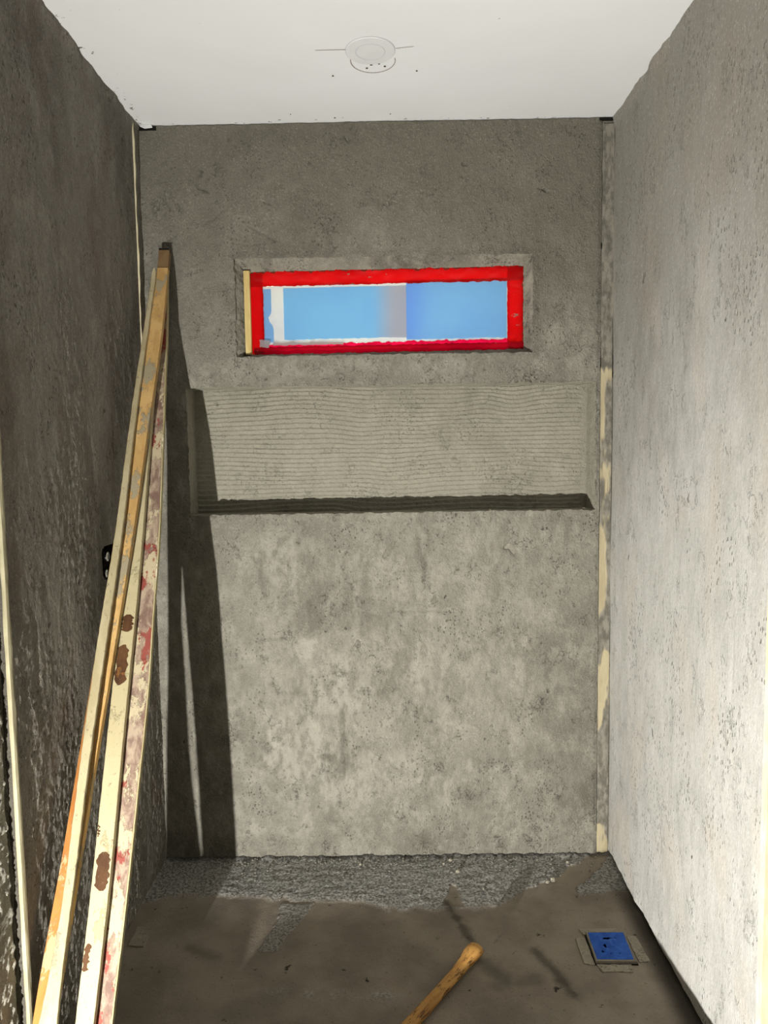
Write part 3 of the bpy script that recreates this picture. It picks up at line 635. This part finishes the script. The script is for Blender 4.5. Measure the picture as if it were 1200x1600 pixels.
LATHS = {
'A': dict(L=[(-0.756,-0.0943,2.0143),(-0.7607,-0.323,1.5716),(-0.7567,-0.5087,1.2121),(-0.7642,-0.639,0.9599),(-0.7648,-0.7696,0.707),(-0.7585,-0.9102,0.4349),(-0.7612,-0.9681,0.3228),(-0.7689,-1.0012,0.2586),(-0.7735,-1.0227,0.2171),(-0.7972,-1.1348,0)],
 R=[(-0.7436,-0.0944,2.0141),(-0.7455,-0.323,1.5714),(-0.7373,-0.5087,1.2119),(-0.7408,-0.639,0.9596),(-0.7428,-0.7696,0.7068),(-0.738,-0.9101,0.4347),(-0.7399,-0.968,0.3225),(-0.7381,-1.0012,0.2583),(-0.7347,-1.0227,0.2167),(-0.7168,-1.1346,0)],
 O=[(-0.7581,-0.0943,2.0143),(-0.7626,-0.323,1.5716),(-0.7584,-0.5087,1.2122),(-0.7658,-0.639,0.9599),(-0.7711,-0.7696,0.7071),(-0.779,-0.9101,0.4351),(-0.7883,-0.968,0.323),(-0.7885,-1.0012,0.2588),(-0.7887,-1.0227,0.2172),(-0.7895,-1.1349,0)]),
'B': dict(L=[(-0.7481,-0.0347,2.1106),(-0.7428,-0.0753,2.0287),(-0.751,-0.1691,1.8394),(-0.7466,-0.266,1.6439),(-0.751,-0.3013,1.5727),(-0.7491,-0.4817,1.2089),(-0.7583,-0.5784,1.0137),(-0.7619,-0.6678,0.8334),(-0.7679,-0.7373,0.6933),(-0.7766,-0.8214,0.5236),(-0.7918,-0.9877,0.1882),(-0.8003,-1.081,0)],
 R=[(-0.7143,-0.035,2.11),(-0.7094,-0.0756,2.0281),(-0.7046,-0.1695,1.8386),(-0.7076,-0.2663,1.6433),(-0.7107,-0.3016,1.5721),(-0.7169,-0.4818,1.2084),(-0.7257,-0.5786,1.0133),(-0.7322,-0.6679,0.833),(-0.7407,-0.7373,0.693),(-0.7458,-0.8215,0.5233),(-0.7578,-0.9877,0.1879),(-0.7645,-1.0808,0)]),
'C': dict(L=[(-0.7677,-0.0624,1.9811),(-0.7536,-0.2652,1.5748),(-0.7419,-0.4326,1.2397),(-0.7387,-0.5488,1.0068),(-0.7315,-0.6402,0.8238),(-0.7282,-0.7248,0.6544),(-0.722,-0.8528,0.3982),(-0.7209,-0.9666,0.1701),(-0.7201,-1.0516,0)],
 R=[(-0.7277,-0.0628,1.9804),(-0.7165,-0.2655,1.5743),(-0.7017,-0.4328,1.2391),(-0.6933,-0.549,1.0063),(-0.6913,-0.6403,0.8233),(-0.6862,-0.7249,0.6539),(-0.6795,-0.8528,0.3977),(-0.6793,-0.9666,0.1697),(-0.6791,-1.0514,0)]),
'D': dict(L=[(-0.7623,-0.0132,2.0335),(-0.743,-0.1039,1.8503),(-0.7255,-0.2035,1.6491),(-0.7208,-0.2398,1.5758),(-0.704,-0.4251,1.2016),(-0.7003,-0.5245,1.0009),(-0.6934,-0.6164,0.8154),(-0.6953,-0.7015,0.6436),(-0.6903,-0.8303,0.3835),(-0.6932,-0.945,0.1519),(-0.6951,-1.0202,0)],
 R=[(-0.728,-0.0135,2.0329),(-0.7078,-0.1042,1.8497),(-0.6935,-0.2037,1.6486),(-0.6873,-0.24,1.5753),(-0.6599,-0.4253,1.201),(-0.6562,-0.5247,1.0003),(-0.6476,-0.6165,0.8148),(-0.6495,-0.7016,0.6431),(-0.6488,-0.8303,0.3831),(-0.6525,-0.945,0.1515),(-0.6549,-1.02,0)])}
def resample(pts, n=160, sm=1):
    P = np.array(pts); z = P[:, 2]; zz = np.linspace(z[0], z[-1], n)
    o = np.stack([np.interp(-zz, -z, P[:, 0]), np.interp(-zz, -z, P[:, 1]), zz], -1)
    if sm:
        k = np.ones(17)/17; xp = np.concatenate([2*o[0, 0]-o[8:0:-1, 0], o[:, 0], 2*o[-1, 0]-o[-2:-10:-1, 0]]); o[:, 0] = np.convolve(xp, k, 'valid')
    return o
def prism(name, rows, mat, parent, caps=True, label=None):
    """rows: list over length of lists of ring points"""
    n = len(rows[0]); vs = [tuple(p) for r in rows for p in r]; fs = []
    for i in range(len(rows)-1):
        for k in range(n): fs.append((i*n+k, (i+1)*n+k, (i+1)*n+(k+1) % n, i*n+(k+1) % n))
    if caps: fs += [tuple(range(n)), tuple((len(rows)-1)*n+k for k in range(n))[::-1]]
    return link(name, poly_mesh(name, vs, fs), parent, mat, label=label)
def back_dir(L):
    d = np.array(L[-1])-np.array(L[0]); k = d[1]/d[2]; v = np.array([0, 1, -k]); return v/np.linalg.norm(v)
def lath(key, label, t, mat, rag=.0006, seed=0, zlo=.006, ztop=None, name='wooden_lath'):
    A = LATHS[key]; root = thing(name, label, 'lath', (A['L'][-1][0], A['L'][-1][1], 0), 'wooden laths leaning in the left corner'); del root['group']
    Lp, Rp = resample(A['L']), resample(A['R'])
    if key == 'D': Rp[:, 0] += .006*ss(1.5, .5, Rp[:, 2])
    bd = back_dir(A['L'])
    for Q in (Lp, Rp): Q[:, 2] = np.maximum(Q[:, 2], 0)
    i = np.arange(len(Lp)); wl_ = rag*fbm(i*.9, i*0., 3, seed); wr_ = rag*fbm(i*.9, i*0.+5, 3, seed+1)
    Lp[:, 0] += wl_; Rp[:, 0] += wr_
    off = np.array(root.location)
    return root, Lp-off, Rp-off, bd
def clampz(rows):
    return [[(p[0], p[1], max(p[2], .0045)) for p in r] for r in rows]
def ring(l, r, bd, t, bev=.0012):
    x = (r-l)/np.linalg.norm(r-l)
    return [l+x*bev, l+bd*bev, l+bd*t, r+bd*t, r+bd*bev, r-x*bev]

# A: narrow front lath, coated cream, with an orange bare bevel towards its foot
root, Lp, Rp, bd = lath('A', 'front leftmost leaning lath, narrow and cream coated, bare orange wood at its foot', .016, mat_A, .0012, 11)
rows = [ring(l, r, bd, .010) for l, r in zip(Lp, Rp)]
x0 = (Lp[0]+Rp[0])/2   # rounded tip
tip = []
for k, a in enumerate(np.linspace(0.15, 1, 6)):
    l = x0+(Lp[0]-x0)*math.sin(a*math.pi/2)+np.array([0, .012, .03])*(1-a); r = x0+(Rp[0]-x0)*math.sin(a*math.pi/2)+np.array([0, .012, .03])*(1-a)
    tip.append(ring(l, r, bd, .009, .0003))
prism('board', clampz(tip+rows), mat_A, root)
Op = resample(LATHS['A']['O'])-np.array(root.location)
sel = [i for i in range(len(Op)) if Lp[i][0]-Op[i][0] > .0012 and Op[i][2] > .0045]
prism('bare_bevel', clampz([[Op[i]+bd*.006, Lp[i]+bd*.0006, Lp[i]+bd*.0098, Op[i]+bd*.0098] for i in sel]), mat_Ao, root, label='bare orange wood bevel')

# B: tan lath with a browner square end
root, Lp, Rp, bd = lath('B', 'tallest leaning lath, bare tan wood with a dark brown sawn top end', .018, mat_B, .0006, 21)
n0 = int(len(Lp)*(2.1105-2.033)/2.1105)
prism('board', clampz([ring(l, r, bd, .018) for l, r in zip(Lp[n0:], Rp[n0:])]), mat_B, root)
prism('end_block', clampz([ring(l+bd*.002, r+bd*.002, bd, .020, .0006) for l, r in zip(Lp[:n0+1], Rp[:n0+1])]), mat_Be, root, label='weathered brown top end')
prism('top_cut', clampz([ring(l-bd*.0005+np.array([0, 0, dz]), r-bd*.0005+np.array([0, 0, dz]), bd, .023, .0005) for (l, r, dz) in [(Lp[0], Rp[0], .0045), (Lp[0], Rp[0], .0005)]]), mat_black, root, label='dark sawn edge')

# C: cream painted lath with chips
root, Lp, Rp, bd = lath('C', 'wide cream painted leaning lath with chipped brown patches, second from the right', .018, mat_C, .0008, 31)
prism('board', clampz([ring(l, r, bd, .016) for l, r in zip(Lp, Rp)]), mat_C, root)
def chip(zc, h, u0, u1, seed):
    # ragged patch on the front face between widths u0..u1 round height zc
    z = Lp[:, 2]; vs = []; r_ = random.Random(seed); m = 14; ptsL = []; ptsR = []
    for k in range(m+1):
        s = k/m; zz = zc+h/2-h*s; l = np.array([np.interp(-zz, -z, Lp[:, c]) for c in range(3)]); r = np.array([np.interp(-zz, -z, Rp[:, c]) for c in range(3)])
        pinch = min(1, 2.6*math.sin(math.pi*(s*.94+.03)))
        um = (u0+u1)/2; a = um+(u0-um)*pinch+r_.uniform(-.07, .07); b = um+(u1-um)*pinch+r_.uniform(-.09, .09)
        if u0 <= .02: a = max(.01, min(a, .1))
        a = max(.01, a); b = min(.97, b)
        ptsL.append(l+(r-l)*a-bd*.0006); ptsR.append(l+(r-l)*b-bd*.0006)
    vs = [tuple(p) for pr_ in zip(ptsL, ptsR) for p in pr_]
    fs = [(2*k, 2*k+2, 2*k+3, 2*k+1) for k in range(m)]
    link('bare_patch', poly_mesh('bare_patch', vs, fs), root, mat_chip, label='chipped patch of bare brown wood')
chip(.985, .042, .25, .9, 1); chip(.885, .095, .10, .80, 2); chip(.445, .075, .18, .92, 3); chip(.525, .025, .03, .14, 4); chip(.285, .05, .03, .35, 5)

# D: flaking red and white lath with pale right arris
root, Lp, Rp, bd = lath('D', 'rightmost leaning lath with flaking red and white paint', .016, mat_D, .0006, 41)
x_ = (Rp-Lp)/np.linalg.norm(Rp-Lp, axis=1)[:, None]
prism('board', clampz([ring(l, r-x*.0030, bd, .015) for l, r, x in zip(Lp, Rp, x_)]), mat_D, root)
prism('pale_edge', clampz([[r-x*.0031, r-x*.0031+bd*.015, r+bd*.015, r+bd*.0012] for r, x in zip(Rp, x_)]), mat_De, root, label='pale bare right edge')

# ------------------------------------------------------------------ shower valve rough-in in the left wall
valve = thing('shower_valve', 'chrome shower valve stub in a dark pocket in the left wall behind the laths', 'valve', (-.886, -.407, 1.13))
def vl(name, me, mat): me.transform(Matrix.Translation((0, 0, 0))); return link(name, me, valve, mat)
vl('valve_body', lathe_mesh('valve_body', [(.018, .001), (.024, .004), (.026, .018), (.024, .032), (.016, .036)], 24, 'x', (0, 0, -.005)), mat_brass)
vl('pipe_stub', lathe_mesh('pipe_stub', [(.011, .03), (.011, .060), (.0135, .060), (.0135, .076), (.009, .078)], 20, 'x', (0, -.018, .018)), mat_chrome)
vl('pipe_stub', lathe_mesh('pipe_stub', [(.009, .03), (.009, .056), (.0115, .056), (.0115, .072), (.007, .074)], 20, 'x', (0, -.020, -.030)), mat_chrome)
link('pocket_lining', box_mesh('pocket_lining', (-.888, -.47, 1.07), (-.886, -.344, 1.19)), wl, mat_black)

# ------------------------------------------------------------------ floor drain
def quadpatch(name, pts, z0, z1, mat, parent, off, seed=0, rag=.0015, label=None):
    ring_ = []; r_ = random.Random(seed); n = len(pts)
    for i in range(n):
        a, b = pts[i], pts[(i+1) % n]
        for k in range(6):
            t = k/6; j = rag if k else rag*.5
            ring_.append((a[0]+(b[0]-a[0])*t+r_.uniform(-j, j)-off[0], a[1]+(b[1]-a[1])*t+r_.uniform(-j, j)-off[1]))
    m = len(ring_); c = (sum(p[0] for p in ring_)/m, sum(p[1] for p in ring_)/m)
    vs = [(x, y, z0) for x, y in ring_]+[(c[0]+(x-c[0])*.985, c[1]+(y-c[1])*.985, z1) for x, y in ring_]
    fs = [(k, (k+1) % m, m+(k+1) % m, m+k) for k in range(m)]+[tuple(range(m, 2*m))]
    return link(name, poly_mesh(name, vs, fs), parent, mat, label=label)
mat_pad = mortar('pad_mortar', lin(146, 138, 124), lin(166, 158, 143), lin(182, 174, 159), (1, 1, 1), .3, seed=8)
mat_bluetape = simple('blue_masking_tape', lin(36, 84, 176), lin(52, 104, 200), .6, scale=50)
mat_tile = simple('drain_rim', lin(150, 142, 128), lin(128, 120, 108), .5)
dc = (.615, -.50); dr_ = thing('floor_drain', 'square floor drain sealed with blue tape near the right wall', 'drain', (dc[0], dc[1], 0))
q = [(.562, -.437), (.677, -.438), (.672, -.566), (.557, -.563)]
quadpatch('mortar_pad', [(.548, -.414), (.662, -.413), (.664, -.440), (.553, -.440)], -.002, .0035, mat_pad, dr_, dc, 1)
quadpatch('mortar_pad', [(.678, -.445), (.706, -.448), (.712, -.555), (.679, -.560)], -.002, .0035, mat_pad, dr_, dc, 2)
quadpatch('mortar_pad', [(.558, -.566), (.655, -.568), (.650, -.598), (.566, -.596)], -.002, .0035, mat_pad, dr_, dc, 3)
quadpatch('mortar_pad', [(.528, -.455), (.556, -.452), (.553, -.570), (.524, -.562)], -.002, .0035, mat_pad, dr_, dc, 4)
quadpatch('recess', [(.558, -.434), (.680, -.434), (.675, -.570), (.553, -.567)], -.002, .0028, mat_black, dr_, dc, 8, .0005)
quadpatch('rim', q, 0, .0100, mat_tile, dr_, dc, 5, .0004)
inn = [(.567, -.441), (.672, -.442), (.665, -.558), (.562, -.556)]
quadpatch('blue_tape', inn, .0095, .0108, mat_bluetape, dr_, dc, 6, .0008, 'blue masking tape')
# crumpled ridge in the tape
s, t = np.meshgrid(np.linspace(0, 1, 30), np.linspace(0, 1, 30)); xr = .585+.062*s; yr = -.535+.07*t
hz = .0108+.004*np.maximum(0, fbm(xr*60, yr*60, 3, 5)+.25)*ss(0, .2, s)*ss(1, .8, s)*ss(0, .2, t)*ss(1, .8, t)
link('tape_crease', grid_mesh('tape_crease', np.stack([xr-dc[0], yr-dc[1], hz], -1)), dr_, mat_bluetape)

lp = thing('mortar_tile_offcut', 'small flat square grey offcut lying on the floor by the left wall', 'offcut', (-.755, -.43, 0))
quadpatch('slab', [(-.787, -.385), (-.742, -.386), (-.738, -.475), (-.786, -.472)], .000, .005, mat_pad, lp, (-.755, -.43), 9)

# ------------------------------------------------------------------ wooden tool handle on the floor
hd = thing('tool_handle', 'worn wooden tool handle lying on the mortar floor', 'handle', (.236, -.514, 0))
p0 = np.array([.000, .000]); p1 = np.array([-.185, -.256]); dirv = (p1-p0)/np.linalg.norm(p1-p0)
prof = [(0, .004), (.002, .012), (.006, .0185), (.014, .0225), (.028, .0245), (.045, .0238), (.07, .0205), (.10, .0180), (.14, .0165), (.19, .0165), (.25, .0172), (.32, .0180), (.42, .0185), (.55, .018), (.62, .017), (.625, .003)]
SS = np.array([a for a, b in prof]); RR = np.array([b for a, b in prof]); rows = []
for s_ in np.concatenate([SS[:4], np.linspace(.02, .62, 70), [.625]]):
    r_ = float(np.interp(s_, SS, RR)); cz_ = .0045+r_*.80+(.0000 if s_ > .2 else 0)
    cz_ = max(cz_, .0045+.0172*.80*min(1, s_/.2)) if False else cz_
    perp = np.array([-dirv[1], dirv[0]]); row = []
    for k in range(20):
        a = 2*math.pi*k/20; row.append((p0[0]+dirv[0]*s_+perp[0]*r_*math.cos(a), p0[1]+dirv[1]*s_+perp[1]*r_*math.cos(a), cz_+r_*.80*math.sin(a)))
    rows.append(row)
def handle_mat():
    m = NT('handle_wood', .55, .3)
    x = m.n('ShaderNodeMapping'); x.inputs['Rotation'].default_value = (0, 0, -math.atan2(dirv[1], dirv[0])); m.L(m.co, x.inputs['Vector'])
    st = m.n('ShaderNodeMapping'); st.inputs['Scale'].default_value = (.18, 1, 1); m.L(x.outputs[0], st.inputs['Vector'])
    def nz(sc, d=6, r=.65):
        nd = m.n('ShaderNodeTexNoise'); nd.inputs['Scale'].default_value = sc; nd.inputs['Detail'].default_value = d; nd.inputs['Roughness'].default_value = r
        m.L(st.outputs[0], nd.inputs['Vector']); return nd.outputs['Fac']
    c = m.mix(m.ramp(nz(40), .35, .65), lin(206, 156, 84), lin(176, 124, 62))
    c = m.mix(m.ramp(nz(150, 5, .7), .54, .62), c, lin(104, 72, 40))
    return m.fin(c, m.bump(nz(150), .001))
o = prism('shaft', rows, handle_mat(), hd); o.data.polygons.foreach_set('use_smooth', [True]*len(o.data.polygons))
